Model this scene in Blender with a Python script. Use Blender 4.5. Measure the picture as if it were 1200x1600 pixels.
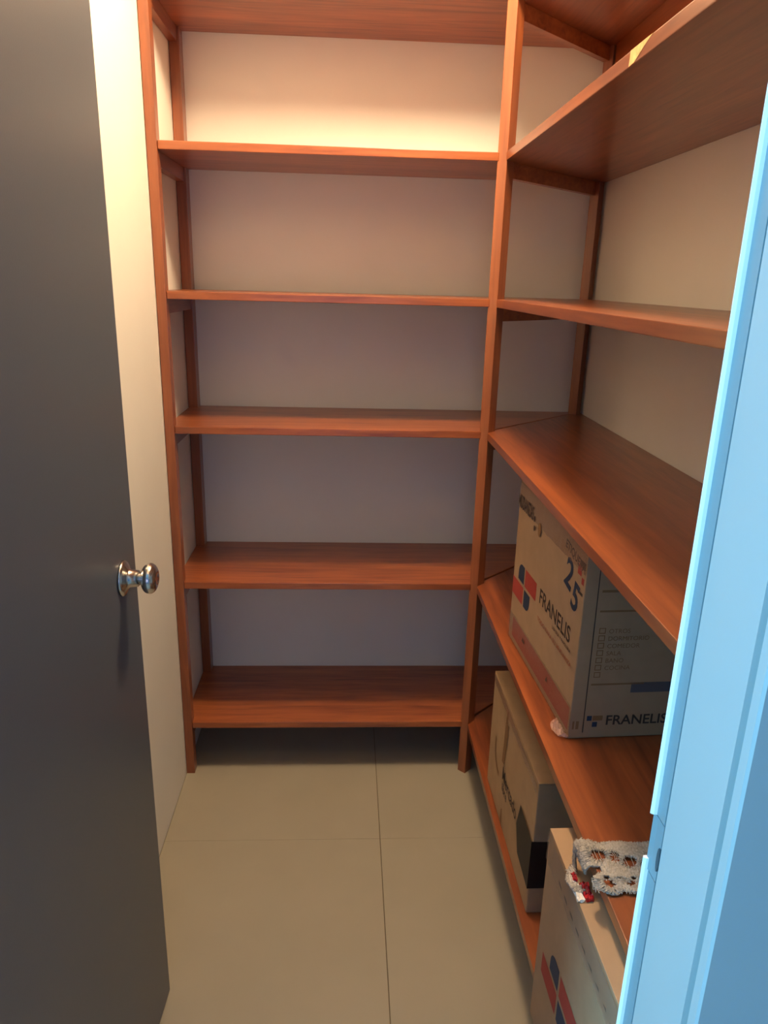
import bpy, bmesh, math, random
from mathutils import Vector, Matrix

for o in list(bpy.data.objects):
    bpy.data.objects.remove(o)
C = bpy.context.scene.collection
S = bpy.context.scene
rnd = random.Random(7)

# ------------------------------------------------------------------ camera
YAW, PITCH, ROLL = 0.0539, -0.3046, 0.0267
fw = Vector((math.sin(YAW)*math.cos(PITCH), math.cos(YAW)*math.cos(PITCH), math.sin(PITCH)))
rt = Vector((math.cos(YAW), -math.sin(YAW), 0))
up = rt.cross(fw)
r2 = rt*math.cos(ROLL) + up*math.sin(ROLL)
u2 = up*math.cos(ROLL) - rt*math.sin(ROLL)
cam_d = bpy.data.cameras.new('camera')
cam = bpy.data.objects.new('camera', cam_d)
C.objects.link(cam)
M3 = Matrix((r2, u2, -fw)).transposed()
cam.matrix_world = Matrix.Translation((0.4951, -1.9933, 1.5)) @ M3.to_4x4()
cam_d.lens = 1148.86*36/1600
cam_d.sensor_width = 36
cam_d.clip_start = 0.02
S.camera = cam

# ------------------------------------------------------------------ world, lights, exposure
w = bpy.data.worlds.new('world'); S.world = w
w.use_nodes = True
bg = w.node_tree.nodes['Background']
bg.inputs[0].default_value = (0.32, 0.6, 1.0, 1)
bg.inputs[1].default_value = 0.1

def lamp(name, kind, loc, color, power, target=None, **kw):
    d = bpy.data.lights.new(name, kind); d.color = color; d.energy = power
    for k, v in kw.items(): setattr(d, k, v)
    o = bpy.data.objects.new(name, d); C.objects.link(o); o.location = loc
    if target is not None:
        o.rotation_euler = (Vector(target)-Vector(loc)).to_track_quat('-Z', 'Y').to_euler()
    return o
# the closet's bulb on the ceiling and the daylight of the hall window
lamp('closet_bulb', 'POINT', (0.71, -0.47, 2.44), (1.0, 0.74, 0.455), 65.0, shadow_soft_size=0.085)
lamp('hall_window_daylight', 'AREA', (-1.58, -2.30, 1.5), (0.29, 0.72, 1.0), 108.0, (0.785, -1.75, 1.2),
     shape='RECTANGLE', size=0.5, size_y=1.3)
lamp('hall_rear_fill', 'AREA', (0.75, -5.0, 1.35), (0.72, 0.74, 1.0), 13.0, (0.45, 0.0, 1.1),  # added fill that lifts the lower bays; no rear window is known
     shape='RECTANGLE', size=2.2, size_y=1.2)
S.view_settings.view_transform = 'Standard'
S.view_settings.look = 'None'
S.view_settings.exposure = 0.0
S.view_settings.gamma = 1.0
S.view_settings.use_curve_mapping = False

# ------------------------------------------------------------------ materials
def mat(name, col, rough=0.6, metal=0.0, noise=0.0, nscale=8.0, bump=0.0, bscale=200.0, coat=0.0, alpha=1.0, spec=0.5):
    m = bpy.data.materials.new(name); m.use_nodes = True
    nt = m.node_tree; b = nt.nodes['Principled BSDF']
    b.inputs['Base Color'].default_value = (*col, 1)
    b.inputs['Roughness'].default_value = rough
    b.inputs['Metallic'].default_value = metal
    b.inputs['Coat Weight'].default_value = coat
    b.inputs['Specular IOR Level'].default_value = spec
    b.inputs['Alpha'].default_value = alpha
    tc = nt.nodes.new('ShaderNodeTexCoord')
    if noise:
        n = nt.nodes.new('ShaderNodeTexNoise'); n.inputs['Scale'].default_value = nscale
        n.inputs['Detail'].default_value = 5
        nt.links.new(tc.outputs['Object'], n.inputs['Vector'])
        r = nt.nodes.new('ShaderNodeValToRGB')
        r.color_ramp.elements[0].position = 0.3; r.color_ramp.elements[1].position = 0.7
        r.color_ramp.elements[0].color = (*[c*(1-noise) for c in col], 1)
        r.color_ramp.elements[1].color = (*[min(1, c*(1+noise)) for c in col], 1)
        nt.links.new(n.outputs['Fac'], r.inputs['Fac'])
        nt.links.new(r.outputs['Color'], b.inputs['Base Color'])
    if bump:
        n2 = nt.nodes.new('ShaderNodeTexNoise'); n2.inputs['Scale'].default_value = bscale
        nt.links.new(tc.outputs['Object'], n2.inputs['Vector'])
        bp = nt.nodes.new('ShaderNodeBump'); bp.inputs['Strength'].default_value = bump
        bp.inputs['Distance'].default_value = 0.002
        nt.links.new(n2.outputs['Fac'], bp.inputs['Height'])
        nt.links.new(bp.outputs['Normal'], b.inputs['Normal'])
    return m

def wood(name, scale, light=(0.36, 0.105, 0.03), dark=(0.17, 0.04, 0.012)):
    m = bpy.data.materials.new(name); m.use_nodes = True
    nt = m.node_tree; L = nt.links.new; N = nt.nodes.new
    b = nt.nodes['Principled BSDF']
    tc = N('ShaderNodeTexCoord'); oi = N('ShaderNodeObjectInfo')
    ad = N('ShaderNodeVectorMath'); ad.operation = 'ADD'
    ml = N('ShaderNodeMath'); ml.operation = 'MULTIPLY'; ml.inputs[1].default_value = 9.0
    L(oi.outputs['Random'], ml.inputs[0]); L(tc.outputs['Object'], ad.inputs[0]); L(ml.outputs[0], ad.inputs[1])
    mp = N('ShaderNodeMapping'); mp.inputs['Scale'].default_value = scale
    L(ad.outputs[0], mp.inputs['Vector'])
    n = N('ShaderNodeTexNoise'); n.inputs['Scale'].default_value = 1.0; n.inputs['Detail'].default_value = 6
    n.inputs['Distortion'].default_value = 0.6
    L(mp.outputs[0], n.inputs['Vector'])
    mp2 = N('ShaderNodeMapping'); mp2.inputs['Scale'].default_value = [s*0.22 for s in scale]
    L(ad.outputs[0], mp2.inputs['Vector'])
    n2 = N('ShaderNodeTexNoise'); n2.inputs['Scale'].default_value = 1.0; n2.inputs['Detail'].default_value = 3
    L(mp2.outputs[0], n2.inputs['Vector'])
    mx = N('ShaderNodeMath'); mx.operation = 'MULTIPLY_ADD'; mx.inputs[1].default_value = 0.55
    md = N('ShaderNodeMath'); md.operation = 'MULTIPLY'; md.inputs[1].default_value = 0.45
    L(n2.outputs['Fac'], md.inputs[0]); L(n.outputs['Fac'], mx.inputs[0]); L(md.outputs[0], mx.inputs[2])
    r = N('ShaderNodeValToRGB')
    r.color_ramp.elements[0].position = 0.32; r.color_ramp.elements[0].color = (*dark, 1)
    r.color_ramp.elements[1].position = 0.66; r.color_ramp.elements[1].color = (*light, 1)
    L(mx.outputs[0], r.inputs['Fac']); L(r.outputs['Color'], b.inputs['Base Color'])
    b.inputs['Roughness'].default_value = 0.38
    b.inputs['Coat Weight'].default_value = 0.6; b.inputs['Coat Roughness'].default_value = 0.24
    bp = N('ShaderNodeBump'); bp.inputs['Strength'].default_value = 0.12; bp.inputs['Distance'].default_value = 0.002
    L(n.outputs['Fac'], bp.inputs['Height']); L(bp.outputs['Normal'], b.inputs['Normal'])
    return m

WOOD_X = wood('varnished_wood_x', (5, 60, 60), (0.43, 0.122, 0.033), (0.17, 0.038, 0.012))
WOOD_Y = wood('varnished_wood_y', (60, 5, 60), (0.33, 0.088, 0.025), (0.14, 0.031, 0.011))
WOOD_Z = wood('varnished_wood_z', (60, 60, 4), (0.34, 0.100, 0.032), (0.17, 0.042, 0.015))
RAW = mat('raw_wood', (0.72, 0.48, 0.2), 0.8, noise=0.25, nscale=90)
WALL = mat('wall_paint', (0.80, 0.78, 0.72), 0.7, noise=0.03, nscale=3, bump=0.12, bscale=260)
CEIL = mat('ceiling_paint', (0.86, 0.84, 0.80), 0.8)
HALLP = mat('hall_paint', (0.075, 0.38, 0.74), 0.6, noise=0.02, nscale=3)
TILE = mat('floor_tile', (0.335, 0.300, 0.235), 0.38, noise=0.035, nscale=5)
GROUT = mat('grout', (0.16, 0.12, 0.08), 0.9)
DOOR = mat('door_paint', (0.080, 0.093, 0.115), 0.36, noise=0.02, nscale=4, bump=0.05, bscale=500)
FRAME = mat('frame_paint', (0.38, 0.44, 0.46), 0.4, noise=0.02, nscale=6)
SHADED_GREY = mat('shaded_grey', (0.20, 0.285, 0.33), 0.45)
SEAL = mat('white_seal', (0.92, 0.92, 0.92), 0.25)
STEEL = mat('brushed_steel', (0.62, 0.6, 0.58), 0.22, metal=1.0)
KRAFT = mat('kraft_cardboard', (0.385, 0.25, 0.15), 0.8, noise=0.05, nscale=30, bump=0.05, bscale=300)
KRAFT2 = mat('kraft_cardboard_dark', (0.42, 0.275, 0.15), 0.8, noise=0.06, nscale=25, bump=0.05, bscale=300)
TAPE = mat('clear_packing_tape', (0.40, 0.245, 0.18), 0.2, alpha=0.42, noise=0.12, nscale=60, bump=0.15, bscale=40)
BLACKT = mat('black_tape', (0.009, 0.009, 0.011), 0.5, spec=0.3)
BLUE = mat('print_blue', (0.018, 0.034, 0.075), 0.7)
RED = mat('print_red', (0.36, 0.04, 0.03), 0.7)
INK = mat('print_black', (0.05, 0.032, 0.026), 0.75)
INKB = mat('print_brown', (0.24, 0.125, 0.05), 0.75)
INKR = mat('print_thin_red', (0.36, 0.13, 0.07), 0.75)
LACE = mat('crochet_cotton', (0.44, 0.40, 0.36), 0.95, noise=0.22, nscale=260, bump=1.0, bscale=420)
WHITEP = mat('white_plastic', (0.85, 0.80, 0.74), 0.25)
REDP = mat('red_plastic', (0.42, 0.015, 0.022), 0.35)

# ------------------------------------------------------------------ helpers
def link(name, bm, m, parent=None, smooth=False):
    me = bpy.data.meshes.new(name)
    bmesh.ops.recalc_face_normals(bm, faces=bm.faces)
    bm.to_mesh(me); bm.free()
    me.materials.append(m)
    if smooth:
        for p in me.polygons: p.use_smooth = True
    o = bpy.data.objects.new(name, me); C.objects.link(o)
    if parent: o.parent = parent
    return o
def empty(name, loc=(0, 0, 0)):
    o = bpy.data.objects.new(name, None); C.objects.link(o); o.location = loc; o.empty_display_size = 0.05
    return o
def tag(o, label, cat, group=None):
    o['label'] = label; o['category'] = cat
    if group: o['group'] = group
    return o
def struct(o, label=None, cat=None):
    o['kind'] = 'structure'
    if label: o['label'] = label
    if cat: o['category'] = cat
    return o
def prism(pts, z0, z1, bm=None, bevel=0.0):
    bm = bm or bmesh.new()
    a = [bm.verts.new((x, y, z0)) for x, y in pts]
    b = [bm.verts.new((x, y, z1)) for x, y in pts]
    fs = [bm.faces.new(a[::-1]), bm.faces.new(b)]
    n = len(pts)
    for i in range(n):
        fs.append(bm.faces.new((a[i], a[(i+1) % n], b[(i+1) % n], b[i])))
    if bevel:
        es = set(e for f in fs for e in f.edges)
        bmesh.ops.bevel(bm, geom=list(es), offset=bevel, segments=2, affect='EDGES', profile=0.6)
    return bm
def box(x0, x1, y0, y1, z0, z1, bm=None, bevel=0.0):
    return prism([(x0, y0), (x1, y0), (x1, y1), (x0, y1)], z0, z1, bm, bevel)
def lathe_x(prof, origin, n=40):
    """profile (offset along +x, radius) turned about the x axis through origin"""
    bm = bmesh.new(); ox, oy, oz = origin; rings = []
    for d, r in prof:
        if r < 1e-6: rings.append([bm.verts.new((ox+d, oy, oz))]); continue
        rings.append([bm.verts.new((ox+d, oy+r*math.cos(2*math.pi*i/n), oz+r*math.sin(2*math.pi*i/n))) for i in range(n)])
    for a, b in zip(rings, rings[1:]):
        for i in range(n):
            j = (i+1) % n
            if len(a) == 1 and len(b) == 1: continue
            if len(a) == 1: bm.faces.new((a[0], b[i], b[j]))
            elif len(b) == 1: bm.faces.new((a[i], a[j], b[0]))
            else: bm.faces.new((a[i], a[j], b[j], b[i]))
    return bm

# ------------------------------------------------------------------ setting
D, XR, YF = 0.358, 1.25, -1.455          # back wall, right wall, closet side of the front wall
YH = -1.558                              # hall side of the front wall
JX, HX = 0.785, 0.075                    # door opening
TOP, HEAD = 2.54, 2.06

fl = struct(link('floor', box(-1.6, 5.0, -5.1, D+0.1, -0.08, -0.006), GROUT),
            'pale beige large-format tiled floor of closet and hall', 'floor')
J = 0.0011
for ix in range(-3, 9):
    for iy in range(-9, 2):
        x0, x1 = max(0.6*ix, -1.6), min(0.6*(ix+1), 5.0)
        y0, y1 = max(-0.295+0.6*iy, -5.1), min(-0.295+0.6*(iy+1), D+0.1)
        if x1-x0 < 0.02 or y1-y0 < 0.02: continue
        jy = J*0.25
        link('tile', box(x0+J, x1-J, y0+jy, y1-jy, -0.006, 0.0), TILE, fl)

struct(link('wall_left', box(-0.1, 0, YF, D+0.1, 0, TOP), WALL), 'cream painted left wall of the closet', 'wall')
struct(link('wall_back', box(0, XR, D, D+0.1, 0, TOP), WALL), 'cream painted wall behind the back shelves', 'wall')
struct(link('wall_right', box(XR, XR+0.1, YF, D+0.1, 0, TOP), WALL), 'cream painted wall behind the right-hand shelves', 'wall')
struct(link('ceiling', box(-1.6, 5.0, -5.1, D+0.1, TOP, TOP+0.1), CEIL), 'white ceiling', 'ceiling')
def door_wall(y0, y1, x0, x1):
    w_ = box(JX+0.045, x1, y0, y1, 0, TOP); box(x0, HX-0.03, y0, y1, 0, TOP, w_)
    return box(HX-0.03, JX+0.045, y0, y1, HEAD+0.03, TOP, w_)
struct(link('wall_front', door_wall(YF-0.03, YF, -0.1, XR+0.1), WALL), 'cream painted closet side of the doorway wall', 'wall')
struct(link('wall_hall_front', door_wall(YH+0.012, YF-0.0305, -1.6, 5.0), HALLP), 'blue-grey painted hall side of the doorway wall', 'wall')
bm = box(-1.7, -1.6, -5.1, -2.65, 0, TOP); box(-1.7, -1.6, -2.05, YH+0.012, 0, TOP, bm)
box(-1.7, -1.6, -2.65, -2.05, 0, 0.8, bm); box(-1.7, -1.6, -2.65, -2.05, 2.15, TOP, bm)
struct(link('wall_hall_left', bm, HALLP))
struct(link('wall_hall_right', box(5.0, 5.1, -5.1, YH+0.012, 0, TOP), HALLP))
rear = box(-1.6, -0.4, -5.2, -5.1, 0, TOP); box(1.9, 5.0, -5.2, -5.1, 0, TOP, rear)
box(-0.4, 1.9, -5.2, -5.1, 0, 0.7, rear); box(-0.4, 1.9, -5.2, -5.1, 2.0, TOP, rear)
struct(link('wall_hall_rear', rear, HALLP))
# hall window, outside the frame: the daylight comes through it
bm = box(-1.66, -1.62, -2.65, -2.61, 0.8, 2.15); box(-1.66, -1.62, -2.09, -2.05, 0.8, 2.15, bm)
box(-1.66, -1.62, -2.61, -2.09, 0.8, 0.84, bm); box(-1.66, -1.62, -2.61, -2.09, 2.11, 2.15, bm)
struct(link('window_1', bm, FRAME))

# door frame: right jamb (seen), left jamb, head
def jamb_poly(sx):
    # plan outline, x measured from the reveal away from the opening
    return [(0.0025, YF+0.0185), (0.0025, YF-0.003),
            (0.0, YF-0.005), (0.0, YH+0.020), (0.008, YH+0.018), (0.008, YH+0.0135),
            (0.0, YH+0.0115), (0.0, YH+0.002), (0.002, YH), (0.075, YH), (0.075, YH+0.012), (0.045, YH+0.012), (0.045, YF+0.0185)]
fr = struct(link('trim_1', prism([(JX+x, y) for x, y in jamb_poly(1)], 0, HEAD+0.03), FRAME),
            'pale painted metal door frame with a grooved right jamb in blue daylight', 'door frame')
link('jamb', prism([(HX-0.003-x, y) for x, y in jamb_poly(-1)], 0, HEAD+0.03), FRAME, fr)
link('head_jamb', box(HX, JX, YH+0.002, YF-0.005, HEAD, HEAD+0.03), FRAME, fr)
for a, b in ((0.0, 0.985), (1.035, HEAD)):
    link('seal_strip', prism([(JX-0.0040, YF+0.0188), (JX-0.0050, YF+0.0170), (JX-0.0047, YF+0.0160), (JX-0.0026, YF+0.0146), (JX+0.0022, YF+0.0140), (JX+0.0022, YF+0.0188)], a, b), SEAL, fr)['label'] = 'thin white strip along the edge of the jamb'
for a, b in ((0.0, 0.972), (1.036, HEAD)):  # jamb edge painted darker in place of shade on an angled face
    link('shaded_strip', box(JX+0.0004, JX+0.003, YF-0.0022, YF+0.0140, a, b), SHADED_GREY, fr)['label'] = 'angled edge strip of the jamb, its shade painted darker grey'
link('strike_plate', prism([(JX+0.003, YF+0.0185), (JX-0.0010, YF+0.0175), (JX+0.0004, YF+0.010), (JX+0.0006, YF-0.0022), (JX+0.003, YF-0.0022)], 0.973, 1.035), SHADED_GREY, fr)
bm = bmesh.new()
n = 14
vs = [bm.verts.new((JX-0.0006, YF-0.0015+0.0028*math.cos(2*math.pi*i/n), 0.998+0.013*math.sin(2*math.pi*i/n))) for i in range(n)]
vs2 = [bm.verts.new((JX+0.002, YF-0.0015+0.0028*math.cos(2*math.pi*i/n), 0.998+0.013*math.sin(2*math.pi*i/n))) for i in range(n)]
bm.faces.new(vs); bm.faces.new(vs2[::-1])
for i in range(n): bm.faces.new((vs[i], vs[(i+1) % n], vs2[(i+1) % n], vs2[i]))
link('strike_hole', bm, mat('strike_dark', (0.05, 0.08, 0.10), 0.6), fr)

# door leaf, opened inwards along the left wall
ang = math.atan2(0.700, 0.121-0.085)
hx, hy = 0.085, -1.452
dx, dy = math.cos(ang), math.sin(ang); nx, ny = -dy, dx      # n points to the left wall
Ld, Td = 0.701, 0.035
dp = [(hx, hy), (hx+Ld*dx, hy+Ld*dy), (hx+Ld*dx+Td*nx, hy+Ld*dy+Td*ny), (hx+Td*nx, hy+Td*ny)]
door = struct(link('door_1', prism(dp, 0.008, HEAD-0.004, bevel=0.0015), DOOR),
              'dark grey flush door standing open on the left', 'door')
ky, kz = -0.815, 1.006
kx = hx + (ky-hy)/dy*dx
link('knob_rose', lathe_x([(0, 0.0), (0, 0.0315), (0.003, 0.0310), (0.006, 0.027), (0.010, 0.018), (0.0125, 0.0155), (0.026, 0.0140),
                           (0.0262, 0.0125), (0.028, 0.0120), (0.028, 0.0)], (kx-0.0005, ky, kz)), STEEL, door, True)
prof = [(0.026, 0.0), (0.026, 0.0105), (0.031, 0.0102), (0.0325, 0.0125)]
for i in range(1, 16):
    t = math.pi*(1-i/16.0)
    prof.append((0.0445+0.0135*math.cos(t), 0.0265*math.sin(t)**0.7))
prof += [(0.0575, 0.008), (0.0570, 0.0)]
link('door_knob', lathe_x(prof, (kx, ky, kz)), STEEL, door, True)['label'] = 'round brushed steel knob'
# hinges on the far jamb side
for z in (0.25, 1.05, 1.85):
    bm = bmesh.new()
    bmesh.ops.create_cone(bm, cap_ends=True, segments=12, radius1=0.006, radius2=0.006, depth=0.09,
                          matrix=Matrix.Translation((hx+0.003, hy+0.004, z)))
    link('hinge', bm, STEEL, door)

# ------------------------------------------------------------------ shelving
W, T = 0.882, 0.020
Z = [0.162, 0.6305, 1.0882, 1.4409, 1.7923, 2.1400]
g = 0.0015
sh = tag(empty('corner_shelving', (0.44, 0.18, 0)), 'reddish varnished wooden shelving fixed along the back and right walls of the closet', 'shelving')
def child(o):
    o.parent = sh; o.matrix_parent_inverse = Matrix.Translation((-0.44, -0.18, 0)); return o
fx = 0.0275        # inner face of the left front post
back0 = right0 = None
for i, z in enumerate(Z):
    if back0 is None:
        back0 = child(link('shelf', prism([(g, 0.034), (fx, 0.034), (fx, 0.004), (W-0.017, 0.004), (W-0.006, 0.010), (XR-g*2, D-g), (g, D-g)], 0, T, bevel=0.0018), WOOD_X))
        right0 = child(link('shelf', prism([(W, -0.008), (W, 0.004), (XR-g, D-g), (XR-g, YF+0.006), (W, YF+0.006)], 0, T, bevel=0.0018), WOOD_Y))
        a, b = back0, right0
    else:
        a, b = back0.copy(), right0.copy(); C.objects.link(a); C.objects.link(b)
    a.location.z = z; b.location.z = z
PT = 2.36
child(link('post', box(g, 0.0265, 0.0, 0.033, 0, PT, bevel=0.0015), WOOD_Z))
child(link('post', box(g, 0.030, D-0.046, D-g, 0, PT, bevel=0.0015), WOOD_Z))
def dpost(cx, cy, s, ln):
    k = math.sqrt(0.5)
    p = [(cx, cy), (cx+k*ln, cy+k*ln), (cx+k*ln-k*s, cy+k*ln+k*s), (cx-k*s, cy+k*s)]
    child(link('post', prism(p, 0, PT, bevel=0.0015), WOOD_Z))
dpost(0.8835, -0.012, 0.029, 0.033)
dpost(1.224, 0.307, 0.029, 0.029)
# ladder at the hidden front end of the right shelves
child(link('post', box(W+0.002, W+0.032, YF+0.008, YF+0.038, 0, PT), WOOD_Z))
child(link('post', box(XR-0.032, XR-g, YF+0.008, YF+0.038, 0, PT), WOOD_Z))
CH = 0.037
k = math.sqrt(0.5)
for z in Z:
    child(link('cleat', box(g, 0.024, 0.033, D-0.046, z-CH, z-0.0005, bevel=0.001), WOOD_Y))
    s = 0.020
    p0 = (0.893, 0.024); p1 = (1.212, 0.327)
    q = [(p0[0]+k*s/2, p0[1]-k*s/2), (p1[0]+k*s/2, p1[1]-k*s/2), (p1[0]-k*s/2, p1[1]+k*s/2), (p0[0]-k*s/2, p0[1]+k*s/2)]
    child(link('cleat', prism(q, z-CH, z-0.0005, bevel=0.001), WOOD_X))
    child(link('cleat', box(W+0.032, XR-0.032, YF+0.010, YF+0.030, z-CH, z-0.0005), WOOD_X))
child(link('cleat', box(XR-0.022, XR-g, YF+0.038, 0.30, Z[5]-0.050, Z[5]-0.0005, bevel=0.001), WOOD_Y))
# splintered front edge of the upper right shelf
bm = bmesh.new()
chip = [(-0.846, 0.0005), (-0.866, 0.0012), (-0.900, 0.013), (-0.925, 0.0198), (-0.880, 0.0200), (-0.848, 0.0200)]
vv = [bm.verts.new((W-0.0004, y, Z[4]+z)) for y, z in chip]
vb = [bm.verts.new((W+0.004, y, Z[4]+z*0.96+0.0004)) for y, z in chip]
bm.faces.new(vv); bm.faces.new(vb[::-1])
for i in range(len(vv)):
    j = (i+1) % len(vv); bm.faces.new((vv[i], vv[j], vb[j], vb[i]))
child(link('bare_wood_chip', bm, RAW))['label'] = 'splintered pale bare wood patch on the shelf edge'

# ------------------------------------------------------------------ boxes
class Face:
    """prints laid on a face: point(u, v) -> world; n = outward normal"""
    def __init__(s, o, u, v, n): s.o, s.u, s.v, s.n = map(Vector, (o, u, v, n))
    def p(s, u, v, d=0.0005): return s.o + s.u*u + s.v*v + s.n*d
def decal(name, F, polys, m, parent, d=0.0005):
    if len(polys) > 1:
        for poly in polys: o = decal(name, F, [poly], m, parent, d)
        return o
    bm = bmesh.new()
    poly = polys[0]
    if poly[0] == 'ring':
        u0, u1, v0, v1, t = poly[1:]
        a = [bm.verts.new(F.p(u, v, d)) for u, v in rect(u0, u1, v0, v1)]
        b = [bm.verts.new(F.p(u, v, d)) for u, v in rect(u0+t, u1-t, v0+t, v1-t)]
        for i in range(4): bm.faces.new((a[i], a[(i+1) % 4], b[(i+1) % 4], b[i]))
    else:
        bm.faces.new([bm.verts.new(F.p(u, v, d)) for u, v in poly])
    me = bpy.data.meshes.new(name); bm.to_mesh(me); bm.free(); me.materials.append(m)
    o = bpy.data.objects.new(name, me); C.objects.link(o)
    o.parent = parent; o.matrix_parent_inverse = Matrix.Translation(-parent.location)
    return o
def text(name, F, s, u, v, size, m, parent, d=0.0006, rot=0.0, sx=1.0, bold=0.0, shear=0.0):
    cu = bpy.data.curves.new(name, 'FONT'); cu.body = s; cu.size = size; cu.offset = bold; cu.shear = shear
    cu.resolution_u = 3
    t = bpy.data.objects.new('tmp_text', cu); C.objects.link(t)
    dg = bpy.context.evaluated_depsgraph_get(); dg.update()
    me = bpy.data.meshes.new_from_object(t.evaluated_get(dg)); me.name = name
    bpy.data.objects.remove(t); bpy.data.curves.remove(cu)
    c, sn = math.cos(rot), math.sin(rot)
    for vtx in me.vertices:
        x, y = vtx.co.x*sx, vtx.co.y
        vtx.co = F.p(u + x*c - y*sn, v + x*sn + y*c, d)
    me.materials.clear(); me.materials.append(m)
    o = bpy.data.objects.new(name, me); C.objects.link(o)
    o.parent = parent; o.matrix_parent_inverse = Matrix.Translation(-parent.location)
    return o
def rect(u0, u1, v0, v1): return [(u0, v0), (u1, v0), (u1, v1), (u0, v1)]
def arc(cx, cy, r, a0, a1, n=8, sy=1.0):
    return [(cx+r*math.cos(math.radians(a0+(a1-a0)*i/n)), cy+sy*r*math.sin(math.radians(a0+(a1-a0)*i/n))) for i in range(n+1)]
def logo(F, cu, cv, s, parent, m=0.004):
    b = 0.045*s; r = 0.085*s; h = 0.043*s
    decal('printed_logo', F, [[(cu-m, cv+m), (cu-m, cv+m+b*0.95)] + arc(cu-m-b*0.45, cv+m+b*0.40, b*0.55, 90, 180, 7) + [(cu-m-b, cv+m)],
                              [(cu+m, cv-m), (cu+m, cv-m-b*0.95)] + arc(cu+m+b*0.45, cv-m-b*0.40, b*0.55, 270, 360, 7) + [(cu+m+b, cv-m)]], BLUE, parent)
    decal('printed_logo', F, [rect(cu+m, cu+m+r, cv+m, cv+m+h), rect(cu-m-r, cu-m, cv-m-h, cv-m)], RED, parent)

def carton(name, corners, z0, z1, m, label, flap=True):
    cx = sum(c[0] for c in corners)/4; cy = sum(c[1] for c in corners)/4
    root = tag(empty(name, (cx, cy, z0)), label, 'box', 'cardboard boxes on the right-hand shelves')
    def put(o):
        o.parent = root; o.matrix_parent_inverse = Matrix.Translation((-cx, -cy, -z0)); return o
    t = 0.003
    put(link('carton_body', prism(corners, z0+0.0005, z1-t, bevel=0.003), m))
    # top flaps: two long flaps with a slit between them
    a, b, c, d = [Vector((*q, 0)) for q in corners]      # a far-left, b near-left, c near-right, d far-right
    for f0, f1 in ((0.0, 0.495), (0.505, 1.0)):
        q = [a.lerp(d, f0), b.lerp(c, f0), b.lerp(c, f1), a.lerp(d, f1)]
        put(link('top_flap', prism([(v.x, v.y) for v in q], z1-t, z1, bevel=0.001), m))
    bpy.context.view_layer.update()
    return root, put

# box A, upper, on the second shelf
A = [(0.910, -0.322), (0.934, -0.768), (1.225, -0.752), (1.201, -0.306)]
ra, putA = carton('cardboard_box', A, Z[1]+T, 1.058, KRAFT, 'printed cardboard moving box with red and blue logo, standing above the other two boxes')
uA = Vector((A[1][0]-A[0][0], A[1][1]-A[0][1], 0)); lenA = uA.length; uA.normalize()
nA = Vector((-uA.y*-1, 0, 0)); nA = Vector((uA.y, -uA.x, 0))
FA = Face((A[0][0], A[0][1], Z[1]+T), uA, (0, 0, 1), nA)
logo(FA, 0.092, 0.170, 1.0, ra)
text('printed_name', FA, 'FRANELIS', 0.205, 0.185, 0.048, INK, ra, bold=0.0007, sx=0.98)
text('printed_small_text', FA, 'LIBRERIA Y PAPELERIA', 0.30, 0.168, 0.011, INK, ra, sx=1.05)
text('printed_small_text', FA, 'TODO PARA SU MUDANZA', 0.205, 0.142, 0.014, INKR, ra, sx=1.25, bold=0.0004)
text('printed_number', FA, '2', 0.338, 0.292, 0.085, BLUE, ra, bold=0.002, rot=-0.18, sx=1.0)
text('printed_number', FA, '5', 0.382, 0.262, 0.080, BLUE, ra, bold=0.002, rot=-0.18, sx=1.0)
text('printed_small_text', FA, 'ETIQUETA', 0.33, 0.362, 0.024, INK, ra, rot=-0.15, bold=0.0006)
decal('printed_mark', FA, [rect(0.405, 0.425, 0.335, 0.355), rect(0.428, 0.44, 0.322, 0.335)], RED, ra)
decal('printed_mark', FA, [rect(0.412, 0.442, 0.352, 0.366), rect(0.415, 0.44, 0.300, 0.306)], INK, ra)
decal('printed_band', FA, [rect(0.03, lenA-0.006, 0.016, 0.066)], RED, ra)
decal('printed_band', FA, [[(u, 0.045), (u+0.012, 0.046), (u+0.006, 0.058)] for u in (0.12, 0.13, 0.30)], INK, ra, 0.0035)
text('printed_small_text', FA, 'MUDANZAS', 0.004, 0.346, 0.044, INK, ra, bold=0.001, sx=0.5, d=0.0032)
decal('printed_mark', FA, [arc(0.172, 0.340, 0.010, 0, 360, 14, 1.6)], INKB, ra, 0.0032)
decal('printed_mark', FA, [arc(0.132, 0.352, 0.0045, 0, 360, 10, 1.6), arc(0.136, 0.332, 0.0045, 0, 360, 10, 1.6)], INK, ra, 0.0032)
# clear tape over the top and bottom edges, crumpled at the near lower corner
def wavy_tape(F, u0, u1, v0, v1, put, amp=0.0012, seed=1, nu=60, nv=5, d=0.0012):
    rr = random.Random(seed); bm = bmesh.new(); gr = []
    for i in range(nu+1):
        u = u0+(u1-u0)*i/nu
        e = 0.0008*math.sin(i*0.9+seed)+0.0006*rr.uniform(-1, 1)
        gr.append([bm.verts.new(F.p(u, v0+(v1-v0)*j/nv+(e if j == 0 else 0), d+amp*rr.uniform(0, 1))) for j in range(nv+1)])
    for i in range(nu):
        for j in range(nv): bm.faces.new((gr[i][j], gr[i+1][j], gr[i+1][j+1], gr[i][j+1]))
    o = link('packing_tape', bm, TAPE, None, True); put(o); o['label'] = 'wrinkled clear packing tape'
    return o
wavy_tape(FA, 0.0, lenA, 0.345, 0.406, putA, 0.0012, 3)
wavy_tape(FA, 0.004, lenA+0.004, 0.003, 0.074, putA, 0.0018, 5)
bm = bmesh.new(); rr = random.Random(11); gr = []
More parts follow.
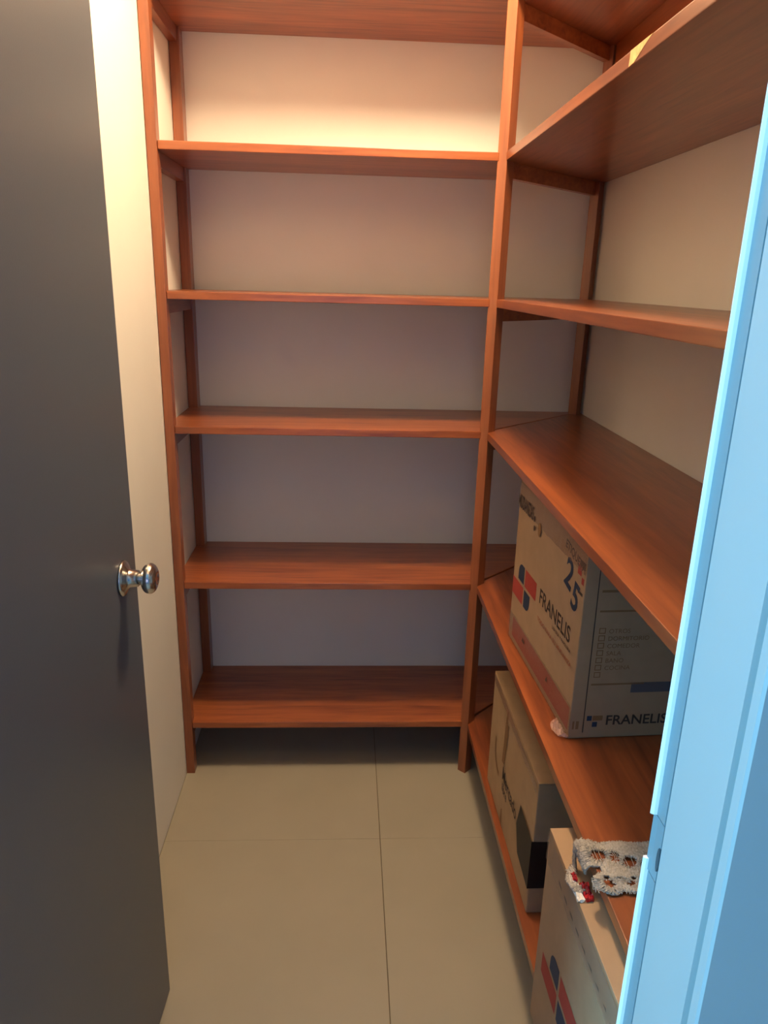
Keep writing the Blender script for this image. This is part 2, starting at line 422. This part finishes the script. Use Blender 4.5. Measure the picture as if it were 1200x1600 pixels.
for i in range(9):
    row = []
    for j in range(7):
        u = lenA-0.055+0.062*i/8; out = 0.024*j/6*(0.35+0.65*math.sin(math.pi*i/8.0)**0.5)
        q = FA.p(u+rr.uniform(-1, 1)*0.002, 0.006+rr.uniform(0, 1)*0.013*(1-abs(j-3)/4), 0.001+out)
        row.append(bm.verts.new(q))
    gr.append(row)
for i in range(8):
    for j in range(6): bm.faces.new((gr[i][j], gr[i+1][j], gr[i+1][j+1], gr[i][j+1]))
o = link('loose_tape', bm, mat('crumpled_tape', (0.62, 0.42, 0.36), 0.15, alpha=0.55, bump=0.5, bscale=90)); putA(o); o['label'] = 'crumpled loose end of clear tape'
# near side: glued seam and faint printed form
uN = Vector((A[2][0]-A[1][0], A[2][1]-A[1][1], 0)); lenN = uN.length; uN.normalize()
nN = Vector((uN.y, -uN.x, 0))
FN = Face((A[1][0], A[1][1], Z[1]+T), uN, (0, 0, 1), nN)
decal('carton_seam', FN, [[(0.0275, 0.014), (0.0295, 0.014), (0.0265, 0.385), (0.0245, 0.385)]], INK, ra)
decal('printed_form', FN, [rect(0.034, 0.27, 0.352, 0.356), rect(0.034, 0.27, 0.312, 0.317), rect(0.034, 0.27, 0.272, 0.276), rect(0.034, 0.14, 0.118, 0.122)], INKB, ra)
fp = []
for i in range(7): fp.append(('ring', 0.037, 0.050, 0.135+0.0155*i, 0.147+0.0155*i, 0.0018))
decal('printed_form', FN, fp, INKB, ra)
for i, s in enumerate(('COCINA', 'BANO', 'SALA', 'COMEDOR', 'DORMITORIO', 'OTROS')):
    text('printed_small_text', FN, s, 0.056, 0.151+0.0155*i, 0.013, INKB, ra)
decal('printed_band', FN, [rect(0.115, 0.27, 0.100, 0.122)], mat('print_navy', (0.09, 0.085, 0.10), 0.7), ra)
text('printed_name', FN, 'FRANELIS', 0.072, 0.030, 0.030, INK, ra, bold=0.0005)
decal('printed_mark', FN, [rect(0.034, 0.044, 0.040, 0.051), rect(0.046, 0.056, 0.026, 0.037)], BLUE, ra)
decal('printed_mark', FN, [rect(0.046, 0.066, 0.040, 0.051), rect(0.006, 0.010, 0.022, 0.040), rect(0.013, 0.019, 0.022, 0.040)], INKB, ra)

# box B, plain, on the bottom shelf
B = [(0.896, -0.272), (0.898, -0.733), (1.215, -0.731), (1.213, -0.270)]
rb, putB = carton('cardboard_box', B, Z[0]+T, 0.519, KRAFT2, 'plain brown cardboard box on the bottom shelf with black tape around its corner')
FB = Face((B[0][0], B[0][1], Z[0]+T), (0, -1, 0), (0, 0, 1), (-1, 0, 0))
decal('printed_arrow', FB, [[(0.150, 0.165), (0.176, 0.172), (0.196, 0.295), (0.180, 0.290), (0.176, 0.330), (0.160, 0.296)]], INKB, rb)
hook = arc(0.125, 0.165, 0.062, 160, 275, 10); hook2 = arc(0.125, 0.165, 0.048, 275, 160, 10)
decal('printed_arrow', FB, [hook+hook2], INKB, rb)
text('printed_name', FB, 'Mercado', 0.165, 0.127, 0.052, INK, rb, sx=0.85, bold=0.0004)
text('printed_name', FB, 'libre', 0.170, 0.098, 0.036, INK, rb, sx=0.85, bold=0.0004)
decal('printed_mark', FB, [[(0.178, 0.012), (0.200, 0.008), (0.192, 0.055), (0.180, 0.045)]], INKB, rb)
wavy_tape(FB, 0.0, 0.46, 0.312, 0.334, putB, 0.001, 8)
FBN = Face((B[1][0], B[1][1], Z[0]+T), (1, 0, 0), (0, 0, 1), (0, -1, 0))
bm = bmesh.new()
pl = [(0.356, 0.200), (0.333, 0.132), (0.362, 0.074)]
a = [bm.verts.new(FB.p(u, v, 0.0012)) for u, v in pl] + [bm.verts.new(FB.p(0.4615, 0.068, 0.0012)), bm.verts.new(FB.p(0.4615, 0.192, 0.0012))]
bm.faces.new(a)
q = [a[4], a[3], bm.verts.new(FBN.p(0.10, 0.07, 0.0012)), bm.verts.new(FBN.p(0.10, 0.19, 0.0012))]
bm.faces.new(q)
putB(link('black_tape', bm, BLACKT))['label'] = 'black tape wrapped round the near corner'

# box C, nearest, on the bottom shelf in front of box B
Cc = [(0.853, -0.960), (0.859, -1.405), (1.205, -1.400), (1.199, -0.955)]
rc, putC = carton('cardboard_box', Cc, Z[0]+T, 0.605, KRAFT, 'printed cardboard moving box at lower right, nearest the door frame and under the crocheted cloth')
uC = Vector((Cc[1][0]-Cc[0][0], Cc[1][1]-Cc[0][1], 0)).normalized()
FC = Face((Cc[0][0], Cc[0][1], Z[0]+T), uC, (0, 0, 1), (uC.y, -uC.x, 0))
logo(FC, 0.124, 0.192, 1.0, rc)
text('printed_name', FC, 'FRANELIS', 0.235, 0.207, 0.048, INK, rc, bold=0.0007, sx=0.9)
wavy_tape(FC, 0.002, 0.44, 0.362, 0.419, putC, 0.002, 21, nv=7)
decal('printed_small_text', FC, [[(0.07+0.03*i, 0.380-0.001*i), (0.085+0.03*i, 0.378), (0.088+0.03*i, 0.373), (0.072+0.03*i, 0.374)] for i in range(9)], INK, rc, 0.0007)

# ------------------------------------------------------------------ crocheted cloth on the second shelf
ZS = Z[1]+T
XE = 0.8765
def drape(s, y):
    """s = arc length coordinate (equals x on the shelf top)"""
    if s >= XE: return Vector((s, y, ZS+0.0035))
    d = XE-s
    rad = 0.004
    if d < 0.046:
        return Vector((XE-0.003-0.006*math.sin(min(1, d/0.012)*math.pi/2), y, ZS+0.0035-max(0, d-0.002)))
    return Vector((XE-0.009-(d-0.046), y, 0.6095))
holes = [(0.8925, -1.078, 0.0140, 0.0120), (0.9175, -1.082, 0.0095, 0.0115), (0.937, -1.093, 0.0135, 0.0110), (0.958, -1.100, 0.0085, 0.0090),
         (0.910, -1.130, 0.0100, 0.0055), (0.8905, -1.124, 0.006, 0.004), (0.932, -1.126, 0.0055, 0.004), (0.9475, -1.130, 0.006, 0.0045), (0.968, -1.132, 0.006, 0.004), (0.980, -1.112, 0.008, 0.008), (1.005, -1.118, 0.009, 0.008)]
scal = [(0.893, -1.132, 0.022), (0.922, -1.132, 0.021), (0.957, -1.128, 0.020), (0.993, -1.135, 0.022), (1.03, -1.14, 0.022), (1.068, -1.14, 0.022), (1.106, -1.14, 0.022), (1.142, -1.135, 0.02)]
def inside(s, y, jit):
    # main woven band
    top = -1.052 + 0.05*max(0, s-0.99)*0
    body = s > 0.859 and s < 1.155 and top > y > (-1.128 if s > 0.888 else -1.100)
    for cx, cy, r in scal:
        d = math.hypot(s-cx, y-cy)
        if d < r + jit*0.6: body = body or (d > r*0.45 or y > cy+0.01)
    # loop hanging over the shelf edge on to the box top
    d = math.hypot((s-0.862)/0.052, (y+1.082)/0.040)
    if s < 0.892 and 0.76 < d + jit*6 < 1.02 and y > -1.105 and s > 0.808: body = True
    if not body: return False
    for cx, cy, a, b in holes:
        if ((s-cx)/a)**2 + ((y-cy)/b)**2 < 1 + jit*120: return False
    return True
bm = bmesh.new(); st = 0.0016; grid = {}
rr = random.Random(4)
cells = []
nS = int((1.16-0.805)/st); nY = int((1.166-1.035)/st)
for i in range(nS):
    for j in range(nY):
        s, y = 0.805+st*(i+0.5), -1.166+st*(j+0.5)
        if inside(s, y, 0.0022*rr.uniform(-1, 1)): cells.append((i, j))
def V(i, j, l):
    kk = (i, j, l)
    if kk not in grid:
        rq = random.Random(i*7919+j)
        s, y = 0.805+st*i, -1.166+st*j
        p = drape(s, y)
        bmp = 0.0011*math.sin(s*1500+rq.uniform(-.7, .7)) + 0.0009*math.sin(y*1700) + rq.uniform(-.5, .5)*0.0014
        up_ = Vector((0, 0, 1)) if s >= XE or s < XE-0.046 else Vector((-1, 0, 0.2))
        wv = 0.003*(0.5+0.5*math.sin(s*90+y*60)) if s > XE+0.02 else 0
        grid[kk] = bm.verts.new(p + up_*((0.0012+bmp+wv) if l else (-0.0016+wv)) + Vector((rq.uniform(-1, 1), rq.uniform(-1, 1), 0))*0.0004)
    return grid[kk]
cs = set(cells)
for i, j in cells:
    bm.faces.new((V(i, j, 1), V(i+1, j, 1), V(i+1, j+1, 1), V(i, j+1, 1)))
    bm.faces.new((V(i, j, 0), V(i, j+1, 0), V(i+1, j+1, 0), V(i+1, j, 0)))
    for (di, dj), (p, q) in {(-1, 0): ((0, 0), (0, 1)), (1, 0): ((1, 1), (1, 0)), (0, -1): ((1, 0), (0, 0)), (0, 1): ((0, 1), (1, 1))}.items():
        if (i+di, j+dj) not in cs:
            bm.faces.new((V(i+p[0], j+p[1], 0), V(i+q[0], j+q[1], 0), V(i+q[0], j+q[1], 1), V(i+p[0], j+p[1], 1)))
def strand(pts, r=0.0007, n=4):
    rings = []
    for k_, (s, y, h) in enumerate(pts):
        p = drape(s, y); off = Vector((0, 0, 1)) if s >= XE or s < XE-0.046 else Vector((-1, 0, 0.2))
        p = p+off*h
        a_, b_ = pts[max(0, k_-1)], pts[min(len(pts)-1, k_+1)]
        t = (drape(b_[0], b_[1])-drape(a_[0], a_[1])); t = t.normalized() if t.length > 1e-6 else Vector((1, 0, 0))
        e1 = t.cross(off).normalized(); e2 = e1.cross(t)
        rings.append([bm.verts.new(p+(e1*math.cos(2*math.pi*q/n)+e2*math.sin(2*math.pi*q/n))*r) for q in range(n)])
    for A_, B_ in zip(rings, rings[1:]):
        for q in range(n): bm.faces.new((A_[q], A_[(q+1) % n], B_[(q+1) % n], B_[q]))
rq = random.Random(31)
for cx, cy, r in scal:
    for i in range(46):
        a = math.pi*(0.92+1.16*i/45)+rq.uniform(-.08, .08)
        r0, r1 = r*rq.uniform(0.35, 0.6), r*rq.uniform(0.98, 1.22)
        strand([(cx+math.cos(a+w_)*(r0+(r1-r0)*q), cy+math.sin(a+w_)*(r0+(r1-r0)*q), 0.0016+0.002*math.sin(q*3.1)) for q, w_ in ((0, 0), (0.35, rq.uniform(-.12, .12)), (0.7, rq.uniform(-.15, .15)), (1, rq.uniform(-.2, .2)))])
    for rr_ in (0.62, 0.95):
        strand([(cx+math.cos(math.pi*(0.9+1.2*i/20))*r*(rr_+rq.uniform(-.04, .04)), cy+math.sin(math.pi*(0.9+1.2*i/20))*r*(rr_+rq.uniform(-.04, .04)), 0.0022) for i in range(21)], 0.0011)
for cx, cy, a_, b_ in holes:
    for i in range(26):
        a = 2*math.pi*i/26+rq.uniform(-.1, .1)
        k0, k1 = rq.uniform(0.72, 0.95), rq.uniform(1.3, 1.7)
        strand([(cx+math.cos(a)*a_*(k0+(k1-k0)*q), cy+math.sin(a)*b_*(k0+(k1-k0)*q), 0.0018+0.0012*math.sin(q*3.1)) for q in (0, 0.5, 1)])
    if a_ > 0.008:
        for i in range(3):
            x0 = cx+rq.uniform(-.8, .8)*a_
            strand([(x0, cy+b_*1.1, 0.001), (x0+rq.uniform(-.003, .003), cy, 0.002), (x0+rq.uniform(-.002, .002), cy-b_*1.1, 0.001)], 0.0005)
for i in range(150):                                   # stitches along the hanging loop and the body edge
    a = math.pi*(0.25+1.15*i/150)
    kk = rq.uniform(0.62, 0.76), rq.uniform(0.98, 1.1)
    pts_ = [(0.862+0.052*math.cos(a)*q, -1.082+0.040*math.sin(a)*q, 0.0016) for q in (kk[0], (kk[0]+kk[1])/2, kk[1])]
    if all(p_[0] > 0.812 and p_[0] < 0.90 and p_[1] > -1.105 for p_ in pts_): strand(pts_, 0.0006)
tag(link('crocheted_doily', bm, LACE, None, True), 'off-white crocheted lace cloth hanging over the shelf edge beside the door frame', 'doily')

# small red and white wrapper on top of box C, under the cloth
wr = empty('plastic_wrapper', (0.866, -1.09, 0.606))
tag(wr, 'small crumpled red and white plastic wrapper on box top under the crocheted cloth', 'wrapper')
def crumple(x0, x1, y0, y1, z, m, name, seed, h=0.006):
    rr = random.Random(seed); bm = bmesh.new(); gr = []
    nx, ny = 6, 9
    for i in range(nx+1):
        gr.append([[bm.verts.new((x0+(x1-x0)*i/nx+rr.uniform(-1, 1)*0.0012, y0+(y1-y0)*j/ny+rr.uniform(-1, 1)*0.0018,
                    z+(h*rr.uniform(0.4, 1) if l else 0))) for j in range(ny+1)] for l in (0, 1)])
    for i in range(nx):
        for j in range(ny):
            for l in (0, 1): bm.faces.new((gr[i][l][j], gr[i+1][l][j], gr[i+1][l][j+1], gr[i][l][j+1]))
    for i in range(nx):
        for j in (0, ny): bm.faces.new((gr[i][0][j], gr[i+1][0][j], gr[i+1][1][j], gr[i][1][j]))
    for j in range(ny):
        for i in (0, nx): bm.faces.new((gr[i][0][j], gr[i][0][j+1], gr[i][1][j+1], gr[i][1][j]))
    o = link(name, bm, m); o.parent = wr; o.matrix_parent_inverse = Matrix.Translation((-0.866, 1.09, -0.606))
    return o
crumple(0.853, 0.864, -1.120, -1.062, 0.6056, WHITEP, 'white_film', 3)
crumple(0.866, 0.878, -1.120, -1.086, 0.6056, REDP, 'red_film', 5, 0.009)
crumple(0.857, 0.863, -1.085, -1.070, 0.6118, REDP, 'red_film', 6, 0.004)
